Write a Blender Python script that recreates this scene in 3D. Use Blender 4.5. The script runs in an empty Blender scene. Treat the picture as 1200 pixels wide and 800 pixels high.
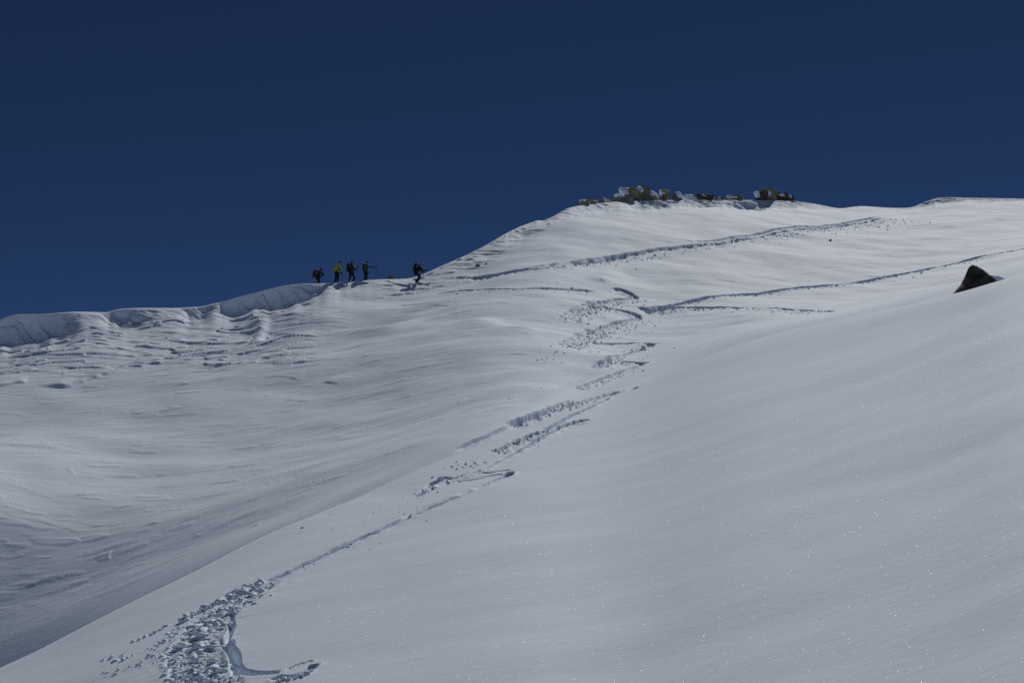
import bpy, bmesh, math, random
import numpy as np
from mathutils import Vector, Matrix, noise as mnoise

random.seed(7)
rng = np.random.default_rng(11)
sc = bpy.context.scene
COL = sc.collection

# ------------------------------------------------------------------ camera
F = 1648.0                      # focal length in photo pixels (1200 wide)
PITCH = math.radians(8.0)
CP, SP = math.cos(PITCH), math.sin(PITCH)
EYE = 1.6                       # eye height over the snow; terrain z is relative to the eye, then lifted

def ray(px, py):
    """photo pixel -> (x/y, z/y) slopes of its line of sight"""
    xc = (np.asarray(px, float) - 600.0) / F
    zc = (400.0 - np.asarray(py, float)) / F
    den = CP - zc * SP
    return xc / den, (SP + zc * CP) / den

def pix(u, s):
    """slopes -> photo pixel"""
    yc = CP + s * SP
    return 600.0 + F * u / yc, 400.0 - F * (s * CP - SP) / yc

cam_d = bpy.data.cameras.new("camera")
cam = bpy.data.objects.new("camera", cam_d)
COL.objects.link(cam)
cam.location = (0, 0, EYE)
cam.rotation_euler = (math.radians(90) + PITCH, 0, 0)
cam_d.sensor_width = 36.0
cam_d.lens = 36.0 * F / 1200.0
cam_d.clip_start = 0.1
cam_d.clip_end = 5000
sc.camera = cam

# ------------------------------------------------------------------ noise
_perm = rng.permutation(4096).astype(np.int32)
_ang = rng.uniform(0, 2 * np.pi, 4096)
_gx, _gy = np.cos(_ang).astype(np.float32), np.sin(_ang).astype(np.float32)

def pnoise(x, y, seed=0):
    x = np.asarray(x, np.float32) + seed * 17.31
    y = np.asarray(y, np.float32) + seed * 9.77
    xi, yi = np.floor(x), np.floor(y)
    fx, fy = x - xi, y - yi
    xi = xi.astype(np.int32); yi = yi.astype(np.int32)
    def g(ix, iy, dx, dy):
        h = _perm[(_perm[ix & 4095] + iy) & 4095]
        return _gx[h] * dx + _gy[h] * dy
    sx = fx * fx * fx * (fx * (fx * 6 - 15) + 10)
    sy = fy * fy * fy * (fy * (fy * 6 - 15) + 10)
    a = g(xi, yi, fx, fy); b = g(xi + 1, yi, fx - 1, fy)
    c = g(xi, yi + 1, fx, fy - 1); d = g(xi + 1, yi + 1, fx - 1, fy - 1)
    return 1.5 * ((a + sx * (b - a)) + sy * ((c + sx * (d - c)) - (a + sx * (b - a))))

def fbm(x, y, oct=3, seed=0, gain=0.5):
    r, a, f = 0, 1.0, 1.0
    for i in range(oct):
        r = r + a * pnoise(x * f, y * f, seed + i * 3)
        a *= gain; f *= 2.03
    return r

def sstep(a, b, x):
    t = np.clip((x - a) / (b - a), 0, 1)
    return t * t * (3 - 2 * t)

# ------------------------------------------------------------------ terrain: lie of the land
def pchip1(x, y, q):
    x = np.asarray(x, float); y = np.asarray(y, float)
    h = np.diff(x); d = np.diff(y) / h
    m = np.zeros_like(y)
    for i in range(1, len(x) - 1):
        if d[i - 1] * d[i] > 0:
            w1, w2 = 2 * h[i] + h[i - 1], h[i] + 2 * h[i - 1]
            m[i] = (w1 + w2) / (w1 / d[i - 1] + w2 / d[i])
    m[0], m[-1] = d[0], d[-1]
    q = np.clip(q, x[0], x[-1])
    k = np.clip(np.searchsorted(x, q) - 1, 0, len(x) - 2)
    t = (q - x[k]) / h[k]
    return ((2*t**3-3*t**2+1)*y[k] + (t**3-2*t**2+t)*h[k]*m[k] + (-2*t**3+3*t**2)*y[k+1] + (t**3-t**2)*h[k]*m[k+1])

dense = np.arange(-2600.0, 3801.0, 2.0)
def blur(a, sig):
    n = int(sig * 3 / 2) + 1
    k = np.exp(-0.5 * (np.arange(-n, n + 1) * 2 / sig) ** 2); k /= k.sum()
    return np.convolve(np.pad(a, n, mode='edge'), k, mode='valid')

U_CENTRE = ray(np.arange(-40.0, 1241.0, 1.0), 400)[0]
_l = U_CENTRE[0] - np.cumsum(0.0009 * 1.07 ** np.arange(75))
_r = U_CENTRE[-1] + np.cumsum(0.0009 * 1.07 ** np.arange(75))
U = np.concatenate([_l[::-1], U_CENTRE, _r])
NC_ = len(U)

def curve(tab, sig=40, tab_y=None):
    """table of (px, py, depth) -> s(U), y(U)"""
    t = np.array(tab, float)
    py = blur(pchip1(t[:, 0], t[:, 1], dense), sig)
    yy = blur(pchip1(t[:, 0], t[:, 2], dense), max(sig, 40))
    u, s = ray(dense, py)
    return np.interp(U, u, s), np.interp(U, u, yy)

crest_s, crest_y = curve([(-2600,900,30),(-700,960,31),(-200,868,34),(0,782,37),(150,706,39.5),(300,634,43),(430,577,48),(600,507,56),
    (740,455,66),(870,402,70),(1000,371,66),(1110,347.5,60),(1200,322,56),(1400,270,54),(1800,180,52),(3800,60,50)], 24)
c2_s, c2_y = curve([(-2600,1400,44),(-700,1250,46),(0,935,43.3),(150,825,45),(300,676,47.5),(430,606,51.2),(520,550,55.5),(600,508,60),
    (740,448,72),(870,392,80),(1000,365,78),(1110,338.5,72),(1200,310,70),(1400,258,68),(1800,165,66),(3800,50,64)], 24)
f1_s, f1_y = curve([(-2600,1000,50),(-700,930,50),(-200,850,51),(0,776,52.4),(150,704,52.0),(300,628,51.8),(430,566,54.4),(600,486,62),
    (740,428,80),(870,382,90),(1000,361,96),(1110,338,98),(1200,312,100),(1400,262,102),(1800,175,102),(3800,70,100)], 40)
f2_s, f2_y = curve([(-2600,760,56),(-700,680,60),(-200,630,58),(0,598,60.6),(150,568,65.6),(300,528,70.4),(430,486,73.6),(600,424,77),
    (740,384,96),(870,350,106),(1000,332,114),(1110,315,119),(1200,296,122),(1400,252,126),(1800,170,128),(3800,66,128)], 50)
f3_s, f3_y = curve([(-2600,600,64),(-700,560,68),(-200,520,73),(0,490,78.5),(150,474,81),(300,442,85),(430,412,87.5),(600,352,95),
    (740,326,111),(870,304,120),(1000,292,130),(1110,283,135),(1200,270,138),(1400,238,152),(1800,162,155),(3800,62,155)], 50)
ridge_tab = [(-2600,520,84),(-700,430,84),(-200,392,92),(0,377.5,96),(10,373),(25,370),(50,369.3),(75,367),(92,365.5),(112,366),(125,366.6),(135,364),(145,362.6),
    (165,361.5),(190,361),(210,361),(237,360),(250,356.5),(265,353.8),(280,349.8),(300,344.6),(320,339.5),(340,335.5),(360,333.4),(380,332.4),(400,331.3,109),
    (415,330),(430,328.3),(445,327.4),(460,327.2),(475,326.5),(485,324.5),(500,319,113),(520,310.5),(550,297),(580,281.5),(592,274),(605,267.5),(620,262,128),
    (632,258.3),(634.5,259.2),(645,255),(660,247),(668,243.6),(680,241.2),(700,239.2),(720,237,145),(740,236),(760,235.5),(800,235),(850,235,153),(900,234.8),
    (930,236),(945,238),(960,240.3),(975,243.5),(985,244.6),(1000,242.6),(1010,241.7),(1025,242.5),(1045,243.8),(1060,244),(1070,242.6),(1080,238.5),(1090,234.6),
    (1100,232.2),(1110,231.6),(1150,232.2),(1200,233,165),(1250,234,166),(1800,240,178),(3800,200,178)]
_py = pchip1([r[0] for r in ridge_tab], [r[1] for r in ridge_tab], dense)
_ry = [r for r in ridge_tab if len(r) == 3]
_yy = blur(pchip1([r[0] for r in _ry], [r[2] for r in _ry], dense), 40)
_u, _s = ray(dense, blur(_py, 2.5))
f5_s, f5_y = np.interp(U, _u, _s), np.interp(U, _u, _yy)
_u, _s = ray(dense, blur(_py, 26))
f5s_s = np.interp(U, _u, _s)
PXU = pix(U, f5_s)[0]

Z = lambda s, y: s * y
# face just under the ridge (about 5 m in front of it)
drop = np.interp(PXU, [-600, 0, 200, 400, 480, 560, 640, 720, 830, 1000, 1200, 1500], [.5, .5, .48, .44, .44, .46, .42, .37, .36, .36, .36, .36])
f4_y = f5_y - 5.0
f4_z = f5s_s * f5_y - 5.0 * drop
kn = 7.5                       # the foot of the near slope lies in a shallow dip between the viewer and the rib
A = crest_s + kn / crest_y
K = []
def knot(y, z): K.append((y.astype(float), z.astype(float)))
knot(np.full(NC_, 2.0), -EYE + 0.12 * 2.0 * U)
y_foot = 0.9 * kn / (A + 0.115)
knot(y_foot, A * y_foot - kn)
for f_ in (0.45, 0.85): knot(y_foot + f_ * (crest_y - y_foot), A * (y_foot + f_ * (crest_y - y_foot)) - kn)
knot(crest_y, Z(crest_s, crest_y))
dip_y = crest_y * 0.72 + c2_y * 0.28
knot(dip_y, np.minimum(Z(crest_s, dip_y) - 0.42, Z(c2_s, c2_y) * 0.28 + Z(crest_s, crest_y) * 0.72 - 0.1))
knot(c2_y, Z(c2_s, c2_y))
knot(f1_y, Z(f1_s, f1_y))
knot(f2_y, Z(f2_s, f2_y))
knot(f3_y, Z(f3_s, f3_y))
knot(f4_y, f4_z)
knot(f5_y, Z(f5_s, f5_y))
knot(f5_y + 5, Z(f5_s, f5_y) - 0.7)
knot(f5_y + 40, Z(f5_s, f5_y) - 10)
knot(f5_y + 220, Z(f5_s, f5_y) - 95)
KY = np.array([k[0] for k in K]); KZ = np.array([k[1] for k in K])
H_ = np.diff(KY, axis=0); D_ = np.diff(KZ, axis=0) / H_
M_ = np.zeros_like(KZ)
for i in range(1, len(K) - 1):
    # three-point (parabolic) tangents: smooth land, no facets at the knots
    M_[i] = (D_[i - 1] * H_[i] + D_[i] * H_[i - 1]) / (H_[i] + H_[i - 1])
M_[0], M_[-1] = D_[0], D_[-1]
M_[1] = A
M_[7] = D_[7] * 0.94
M_[10] = (D_[9] * H_[10] + drop * H_[9]) / (H_[9] + H_[10])
M_[4] = 0.5 * (A + M_[4])
M_[11] = np.minimum(D_[10], 0.25)

ROWS = [30, 200, 170, 90, 16, 30, 40, 150, 150, 190, 130, 24, 14, 10]
SEG, FR = [], []
for k, n in enumerate(ROWS):
    f = np.arange(n) / n
    if k == 10: f = 1 - (1 - f) ** 1.7          # rows gather at the ridge lip
    if k == 0: f = f
    SEG += [k] * n; FR += list(f)
SEG.append(len(K) - 2); FR.append(1.0)
SEG = np.array(SEG); FR = np.array(FR)[:, None]
y0, y1 = KY[SEG], KY[SEG + 1]
near = ((SEG > 0) & (SEG < 4))[:, None]
GY = np.where(near, 1.0 / ((1 / y0) * (1 - FR) + (1 / y1) * FR), y0 + (y1 - y0) * FR)
t = (GY - y0) / (y1 - y0)
h = y1 - y0
GZ = (2*t**3-3*t**2+1)*KZ[SEG] + (t**3-2*t**2+t)*h*M_[SEG] + (-2*t**3+3*t**2)*KZ[SEG+1] + (t**3-t**2)*h*M_[SEG+1]
GX = GY * U[None, :]
NR = GY.shape[0]
BS = GZ / GY
PX, PY = pix(np.broadcast_to(U, BS.shape), BS)
PX = PX.astype(np.float32); PY = PY.astype(np.float32)
RUNMAX = np.maximum.accumulate(BS, axis=0)

def hit(px, py, back=False):
    """where the line of sight of a photo pixel meets the land -> (x, y)"""
    u, s = ray(px, py)
    c = int(np.clip(np.searchsorted(U, u), 1, NC_ - 1))
    w = (u - U[c - 1]) / (U[c] - U[c - 1])
    col = RUNMAX[:, c - 1] * (1 - w) + RUNMAX[:, c] * w
    yc = GY[:, c - 1] * (1 - w) + GY[:, c] * w
    i = int(np.clip(np.searchsorted(col, s), 1, NR - 1))
    d = col[i] - col[i - 1]
    f = 0 if d <= 1e-9 else min(max((s - col[i - 1]) / d, 0), 1)
    y = yc[i - 1] + (yc[i] - yc[i - 1]) * f
    return u * y, y

farw = sstep(0, 1, np.clip((GY - KY[7][None]) / 4.0, 0, 1)) * (SEG <= 11)[:, None]
X, Y = GX.astype(np.float32), GY.astype(np.float32)
DZ = np.zeros_like(GZ, dtype=np.float32)
DY = np.zeros_like(DZ)

# broad drifts
w_any = sstep(8, 30, Y)
DZ += 0.06 * w_any * fbm(X / 9, Y / 7, 2, 1)
dist = KY[11][None] - Y                           # metres in front of the ridge line
ridge_keep = sstep(0.0, 3.0, np.abs(dist))
DZ += farw * ridge_keep * (0.34 * pnoise(X / 17, Y / 11, 5) + 0.15 * fbm(X / 6.5, Y / 4.5, 2, 8))
# wind-drawn streaks running down-left to up-right across the bowl
ca, sa = math.cos(math.radians(14)), math.sin(math.radians(14))
XR, YR = X * ca + Y * sa, -X * sa + Y * ca
wrp = 0.9 * pnoise(X / 5, Y / 4, 21)
bowl = farw * ridge_keep
patchy = 0.25 + 0.75 * sstep(-0.15, 0.45, fbm(X / 9, Y / 5, 2, 19))
DZ += bowl * patchy * 0.016 * fbm(XR / 7, YR / 0.9 + wrp, 3, 23, 0.55)
DZ += bowl * patchy * 0.008 * fbm(XR / 1.6, YR / 0.28 + wrp, 2, 27, 0.6)
# wind-cut steps: a sharp edge towards the viewer, a long tail behind
def steps(freq, amp, seed, mask, warp=1.0, edge=0.06, thr=(0.05, 0.35), brk=(3.0, 1.4)):
    global DZ
    q = YR * freq + warp * (fbm(X / 11, Y / 3.2, 3, seed, 0.55)) + 0.05 * pnoise(X * 1.3, Y * 1.3, seed + 5)
    fq = q - np.floor(q)
    saw = np.where(fq < edge, fq / edge, 1 - (fq - edge) / (1 - edge))
    m = sstep(thr[0], thr[1], fbm(X / brk[0], Y / brk[1], 2, seed + 9))
    DZ += (amp * saw * m * mask).astype(np.float32)
left = 1 - sstep(330, 420, PX)
under = sstep(20, 32, PY - np.interp(PXU, PXU, pix(U, f5_s)[1])[None])
band = left * (1 - sstep(428, 446, PY)) * sstep(1.4, 2.6, dist)
steps(0.7, 0.13, 31, farw * band, 1.5, 0.05, (0.05, 0.16), (4.2, 1.0))
steps(1.4, 0.06, 37, farw * band, 1.3, 0.08, (0.05, 0.2), (3.0, 0.7))
rest = farw * sstep(1.5, 3, dist)
steps(0.55, 0.042, 41, rest, 1.7, 0.05, (0.42, 0.6), (4.0, 1.0))
steps(1.3, 0.02, 47, rest, 1.6, 0.08, (0.3, 0.55), (3.4, 0.9))
steps(2.0, 0.022, 67, rest, 1.4, 0.12, (0.30, 0.42), (1.7, 0.45))
lowleft = (1 - sstep(250, 420, PX)) * sstep(520, 580, PY)
steps(0.6, 0.028, 53, farw * lowleft, 2.6, 0.05, (0.28, 0.45), (4.2, 1.1))
midr = sstep(430, 470, PX) * (1 - sstep(640, 720, PX)) * (1 - sstep(5, 8, dist)) * sstep(0.3, 1.0, dist)
steps(0.9, 0.14, 61, farw * midr, 1.5, 0.06, (0.05, 0.25), (2.6, 0.8))

# cornice hanging off the ridge
ch_t = [(-700,1.6),(-100,1.7),(0,1.5),(20,1.8),(50,1.9),(70,1.5),(82,.9),(92,.25),(108,.15),(118,.2),(128,.6),(145,1.0),(160,1.05),(175,.6),(190,.35),(205,.15),(214,.4),(224,.75),(240,.85),(250,.4),
    (256,.4),(262,1.2),(280,1.6),(300,1.75),(320,1.8),(340,1.6),(360,1.4),(369,1.1),(377,.35),(386,.2),(398,.4),(410,.3),(425,.3),(450,.12),(500,.08),(560,.1),(592,.12),(603,.35),(618,.35),(630,.1),(640,.15),
    (680,.2),(694,.6),(722,.5),(736,.12),(746,.95),(780,1.05),(797,.4),(806,.8),(830,.85),(848,.45),(860,1.0),(890,1.15),(905,.5),(930,.75),(960,.45),(990,.2),(1040,.1),(1070,.1),(1085,.45),(1100,.6),(1130,.5),
    (1141,.12),(1150,.4),(1180,.35),(1200,.3),(1300,.5),(1700,.5)]
ch_px, ch_h = [c[0] for c in ch_t], [c[1] for c in ch_t]
_c = np.interp(dense, ch_px, ch_h)
ch = np.interp(PXU, dense, blur(_c, 5)) * np.interp(PXU, [640, 700], [.95, .82])
xr = U * f5_y
ch = ch * (1 + 0.22 * pnoise(xr / 1.7, xr * 0 + 3.3, 71) + 0.14 * pnoise(xr / 0.6, xr * 0 + 1.3, 72))
wl = np.interp(PXU, [0, 70, 95, 125, 145, 190, 225, 262, 365, 385, 560, 680, 1040, 1080], [1.2, 1.2, 2.2, 1.6, 1.5, 2.0, 1.3, 1.2, 1.4, 1.8, 1.2, 2.8, 2.8, 1.8]) * (1 + 0.3 * pnoise(xr / 2.2, xr * 0 + 7.7, 73))
dn = dist + np.interp(PXU, [600, 680], [0.36, 0.14])[None] * pnoise(X / 1.2, Y / 0.8, 74) * sstep(0.1, 0.5, dist) + 0.1 * pnoise(X / 0.45, Y / 0.35, 75) * sstep(0.1, 0.5, dist)
g = sstep(0.03, 1.0, dn / wl[None]) * np.exp(-np.clip(dist - wl[None], 0, 99) / 2.6)
DZ -= (ch[None] * g * (dist > 0)).astype(np.float32)
ov = 0.27 * np.clip(ch, 0, 1.6)
DY -= (ov[None] * np.where(dist > 0, np.exp(-(dist / 0.4) ** 2), np.exp(-(dist / 3.5) ** 2))).astype(np.float32) * (SEG >= 9)[:, None]
# rough hard snow on the lip and face
lipw = np.exp(-(np.clip(dist - 0.9, 0, 9) / 0.9) ** 2) * sstep(0.1, 0.6, dist) * (SEG == 10)[:, None]
DZ += (lipw * (0.24 * fbm(X / 2.2, Y / 0.9, 4, 77, 0.6)) * np.clip(ch, .25, 1.3)[None]).astype(np.float32)

# ------------------------------------------------------------------ marks in the snow, laid along lines
def zz(sx, ox, oy, pts): return [(ox + p[0] / sx, oy + p[1] / sx) + tuple(p[2:]) for p in pts]

def world_line(pts, step=0.12, wob=0.0):
    P = [hit(p[0], p[1]) for p in pts]
    P = np.array(P)
    # centripetal smoothing by dense chord then blur
    L = np.concatenate([[0], np.cumsum(np.hypot(*np.diff(P, axis=0).T))])
    n = max(int(L[-1] / step), 8)
    q = np.linspace(0, L[-1], n)
    x, y = np.interp(q, L, P[:, 0]), np.interp(q, L, P[:, 1])
    k = max(3, int(n / len(pts) * 0.5) | 1)
    if k < n / 2:
        ker = np.hanning(k + 2)[1:-1]; ker /= ker.sum()
        xp = np.convolve(np.pad(x, k // 2, mode='edge'), ker, 'valid'); yp = np.convolve(np.pad(y, k // 2, mode='edge'), ker, 'valid')
        x, y = xp, yp
    return np.stack([x, y], 1), q / L[-1]

def along(pts, reach, step=0.12):
    """flat vertex ids near a line, with signed distance (positive = far side), and place along it"""
    L, q = world_line(pts, step)
    lo = L.min(0) - reach; hi = L.max(0) + reach
    idx = np.nonzero((X > lo[0]) & (X < hi[0]) & (Y > lo[1]) & (Y < hi[1]))
    vx, vy = X[idx].astype(float), Y[idx].astype(float)
    best = np.full(len(vx), 1e9); sd = np.zeros(len(vx)); tt = np.zeros(len(vx))
    order = np.argsort(vy); vys = vy[order]
    for i in range(len(L) - 1):
        a, b = L[i], L[i + 1]
        j0 = np.searchsorted(vys, min(a[1], b[1]) - reach); j1 = np.searchsorted(vys, max(a[1], b[1]) + reach)
        o = order[j0:j1]
        m = np.abs(vx[o] - 0.5 * (a[0] + b[0])) < reach + abs(a[0] - b[0])
        o = o[m]
        if len(o) == 0: continue
        d = b - a; l2 = d @ d + 1e-12
        f = np.clip(((vx[o] - a[0]) * d[0] + (vy[o] - a[1]) * d[1]) / l2, 0, 1)
        ex, ey = vx[o] - a[0] - f * d[0], vy[o] - a[1] - f * d[1]
        dd = np.hypot(ex, ey)
        s_ = np.sign(d[0] * ey - d[1] * ex) * (1 if d[0] >= 0 else -1)
        k = dd < best[o]
        ok = o[k]
        best[ok] = dd[k]; sd[ok] = s_[k] * dd[k]; tt[ok] = q[i] + (q[i + 1] - q[i]) * f[k]
    k = best < reach
    return (idx[0][k], idx[1][k]), sd[k], tt[k], L

LINES = []
SCALE, ROUGH = 1.0, 0.32
def trench(pts, w, depth, rag=0.35, berm=0.3, taper=0.06, edge=0.05, rough=0.0, side=-1, spray=0.0):
    """ski trench: w half width"""
    w, depth, edge, rough, spray, rag = w * SCALE, depth * DEEP, edge * SCALE, rough * DEEP, spray * SCALE, rag * .5
    idx, d, tt, L = along(pts, w * 3 + 0.4 + spray)
    vx, vy = X[idx], Y[idx]
    wl_ = w * (1 + rag * fbm(vx / max(w * 2.2, .9), vy / max(w * 2.2, .9), 2, 81))
    end = sstep(0, taper, tt) * sstep(0, taper, 1 - tt)
    a = np.abs(d)
    core = 1 - sstep(-edge, edge, a - wl_)
    dz = -depth * core * (0.9 + 0.25 * fbm(vx / max(w * 1.4, .7), vy / max(w * 1.4, .7), 2, 83)) 
    out = np.exp(-np.clip(a - wl_, 0, 9) / (w * 0.7)) * (1 - core)
    low = np.where(d * side > 0, 1.0, 0.35)
    dz += berm * depth * out * low * (0.7 + 0.8 * fbm(vx / max(w * 0.9, .4), vy / max(w * 0.9, .4), 2, 85))
    if rough:
        dz += rough * core * fbm(vx / ROUGH, vy / (ROUGH * 0.45), 2, 87, .6)
    if spray:
        m = sstep(spray, 0, d * side) * (d * side > 0)
        dz += m * 0.35 * depth * np.clip(fbm(vx / 0.16, vy / 0.22, 2, 89) + 0.05, 0, 1)
    DZ[idx] += (dz * end).astype(np.float32)
    LINES.append(L)
    return L

def ledge(pts, hgt, tail=1.6, edge=0.07, taper=0.22, soft=0.0):
    idx, d, tt, L = along(pts, tail * 3)
    vx, vy = X[idx], Y[idx]
    hgt, edge = hgt * 0.32, edge * 0.6
    d = d + 0.07 * pnoise(vx / 0.5, vy / 0.4, 91) + 0.25 * pnoise(vx / 1.9, vy / 1.4, 92)
    hgt = hgt * (1 + 0.6 * pnoise(vx / 0.9, vy / 2.0, 94))
    end = sstep(0, taper, tt) * sstep(0, taper, 1 - tt)
    dz = hgt * sstep(-edge, edge, d) * np.exp(-np.clip(d, 0, 99) / tail)
    DZ[idx] += (dz * end).astype(np.float32)

def rib(pts, hgt, wf, wn, taper=0.2):
    idx, d, tt, L = along(pts, max(wf, wn) * 3)
    end = sstep(0, taper, tt) * sstep(0, taper, 1 - tt)
    DZ[idx] += (hgt * end * np.exp(-(d / np.where(d > 0, wf, wn)) ** 2)).astype(np.float32)

def hollow(px, py, rx, ry, depth):
    x, y = hit(px, py)
    DZ[:] -= (depth * np.exp(-((X - x) / rx) ** 2 - ((Y - y) / ry) ** 2) * farw * ridge_keep).astype(np.float32)

# wind ledges under the left cornice
for pts, hh in [([(18,403),(32,407),(45,410),(63,411)],.24), ([(76,398),(90,405),(106,404)],.24), ([(122,415),(150,417),(197,418)],.26), ([(150,426),(168,427.5),(195,424)],.22),
    ([(203,414),(225,413.5),(247,411.5)],.2), ([(149,396),(158,398),(166,399)],.25), ([(172,400),(182,403),(191,405)],.25), ([(129,408),(150,411),(177,412.5)],.22),
    ([(18,436),(30,434),(46,430)],.2), ([(-8,438),(4,436),(16,432)],.2), ([(235,423.5),(248,425),(262,427)],.24), ([(231,428),(243,434),(258,434.5),(272,431.5)],.26),
    ([(278,433),(290,431),(302,430)],.2), ([(254,415),(264,417),(272,418.5)],.2), ([(290,424),(305,425),(318,423)],.16), ([(300,448),(330,446),(352,450)],.12),
    ([(374,450),(388,450),(400,450.5)],.2), ([(332,471),(350,470),(364,472)],.16), ([(465,356),(490,357),(512,355)],.24), ([(498,358),(520,357),(545,354)],.2),
    ([(350,312+30),(362,349),(374,345)],.2)]:
    ledge(pts, hh, 1.3)
ledge([(-20,458),(-4,457),(10,454),(22,450),(34,449)], .45, 1.4, .3)
ledge([(40,450),(58,454),(78,454),(96,449),(122,441),(152,434)], .5, 1.4, .3)
ledge([(205,431),(222,434),(240,432)], .12, 1.6)
# wind scoop and its bright lip below the crest
rib([(305,366),(304,376),(301,390),(301,399),(306,403)], .2, .35, .5, .2)
rib([(312,366),(310,376),(306,388)], .14, .3, .35)
rib([(300,402),(330,401),(345,396),(362,390),(385,387),(420,386.5),(450,387.5),(468,380),(482,372),(496,362)], .38, 1.0, 1.3, .15)
hollow(318, 386, 2.2, 2.2, .45)
hollow(395, 377, 7.5, 2.6, .6)
hollow(450, 377, 3.0, 2.2, .35)
ledge([(312,381),(318,385),(321,388)], .25, .8)
ledge([(316,394),(322,397),(326,399)], .25, .8)
hollow(745, 326, 2.6, 3.2, .35)
rib([(702,333),(706,327),(715,322),(728,317)], .22, .9, .9)
ledge([(701,328),(706,332),(713,333)], .18, .7)
hollow(600, 369, 4.2, 4.5, .35)
rib([(550,368),(566,377),(590,383),(620,386),(640,389)], .25, 1.2, 1.6)
hollow(1010, 345, 6, 6, .3)

# summit tracks
SCALE, DEEP = 1.35, 1.0
trench([(498,327),(540,323.5),(580,320.5),(620,315.5),(660,309),(700,303.5),(740,297.5),(780,293),(820,288.5),(860,282.5),(900,276),(950,267.5),(1000,260),(1049,253.5)], .46, .30, .5, .35, .08, .08, .10, -1, 1.4)
trench([(620,314),(660,306),(700,301),(740,296)], .25, .22, .5, .4, .1, .06)
trench([(800,287),(840,281),(900,272),(950,264.5),(1000,257.5),(1040,252)], .2, .2, .5, .4, .1, .06)
trench([(496,331),(520,329.5),(545,326)], .3, .08, .5, .5, .2, .08)
trench([(752,366.5),(775,364),(800,359),(840,352),(900,343.3),(950,336),(1000,329),(1050,321),(1100,312),(1150,302),(1200,292.5),(1240,286)], .27, .36, .3, .35, .03, .06, .05, -1, .5)
trench([(758,365),(800,364.6),(850,364),(900,363.5),(940,364),(980,364.8)], .2, .24, .4, .45, .05, .06, .05, -1, .5)
trench([(750,366),(765,366),(782,363)], .55, .2, .5, .5, .2, .08, .1)
# ski turns in the bowl
T = lambda p: zz(4, 540, 300, p)
trench([(508,343),(525,340.5),(545,339)] + T([(60,155),(250,152),(450,149),(540,155),(640,164)]), .17, .22, .5, .4, .08, .05)
trench(T([(700,160),(745,161),(785,175),(812,192),(800,204),(740,207),(660,220),(600,240)]), .24, .22, .5, .4, .08, .07, .12, -1, 1.6)
trench(T([(640,222),(590,245),(540,268),(490,298)]), .50, .18, .6, .5, .12, .1, .14, -1, 1.5)
trench(T([(600,240),(650,248),(710,256),(780,268),(828,288),(815,305),(730,325),(680,342),(620,366)]), .24, .22, .5, .4, .08, .07, .12, -1, 1.6)
trench(T([(640,352),(590,378),(540,405),(495,432)]), .50, .18, .6, .5, .12, .1, .14, -1, 1.5)
trench(T([(598,392),(605,408),(640,414),(700,410),(800,408),(870,407),(898,413),(872,426)]), .19, .24, .4, .4, .06, .06, .05)
trench(T([(880,420),(820,442),(760,466),(720,486),(660,506),(615,526)]), .28, .22, .5, .5, .1, .07, .1, -1, 1.2)
trench(T([(735,478),(690,492),(625,522)]), .24, .14, .5, .5, .2, .08, .14, -1, 1.)
trench(T([(735,501),(800,500),(868,502),(820,520),(750,543),(690,565),(620,592),(545,622)]), .20, .22, .5, .5, .06, .06, .1, -1, .9)
trench(T([(812,624),(740,640),(680,652),(600,674),(520,700),(450,716),(390,732),(310,768),(220,800)]), .17, .20, .5, .5, .05, .05, .1, -1, .8)
S = lambda p: zz(10 / 3, 400, 440, p)
SCALE, DEEP, ROUGH = 1.6, 1.6, 0.22
trench(S([(900,98),(840,120),(780,145),(730,168),(650,196)]), .12, .12, .6, .6, .12, .05, .14, -1, .6)
trench(S([(650,196),(580,235),(500,268),(440,300)]), .06, .08, .6, .5, .2, .03)
trench(S([(1052,84),(980,120),(900,158),(840,190),(790,212)]), .10, .15, .4, .4, .06, .04)
trench(S([(800,208),(740,238),(680,262),(625,284),(590,302)]), .13, .12, .5, .6, .12, .05, .12, -1, .5)
trench(S([(960,168),(930,182),(890,190),(850,205),(780,245),(690,295),(600,340),(545,372)]), .09, .14, .5, .5, .06, .035, .04)
trench(S([(955,172),(935,182),(900,186)]), .14, .16, .3, .3, .2, .04)
trench(S([(560,360),(510,382),(460,396),(420,405),(370,412),(312,456)]), .12, .12, .5, .7, .12, .04, .12, -1, .5)
trench(S([(540,381),(580,376),(620,368),(664,362)]), .06, .1, .4, .4, .1, .03)
trench(S([(440,412),(520,400),(580,385),(640,375)]), .05, .08, .4, .4, .1, .03)
trench(S([(662,366),(640,384),(600,404),(540,436),(470,466),(380,504),(300,538),(230,566),(160,597),(100,622),(40,650),(-10,672)]), .10, .17, .3, .15, .04, .03, 0)
trench(S([(600,398),(540,425),(470,455),(380,492),(300,526),(230,560)]), .04, .07, .4, .5, .1, .02)
trench(S([(660,372),(645,386),(620,395)]), .12, .14, .3, .3, .2, .03)
V = lambda p: zz(10 / 3, 80, 620, p)
trench(V([(1230,0),(1150,32),(1080,62),(1000,98),(930,130),(870,158),(820,182),(780,196)]), .11, .17, .3, .15, .04, .03, 0, -1, .2)
trench(V([(880,150),(840,170),(775,200)]), .10, .14, .4, .4, .2, .03)
trench(V([(760,205),(700,250),(640,300),(580,340),(530,390),(500,450),(500,520),(520,575),(560,620),(600,660)]), .36, .03, .35, .9, .06, .05, .04, -1, .35)
trench(V([(690,300),(650,330),(628,352),(640,385),(622,425),(612,450)]), .042, .13, .4, .2, .05, .02)
trench(V([(600,430),(625,460),(650,495),(652,530),(668,552),(700,560),(740,562),(790,560),(838,550)]), .06, .14, .3, .2, .06, .025)
trench(V([(800,572),(830,580),(880,575),(940,545),(965,520)]), .07, .14, .5, .3, .06, .03)
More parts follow.
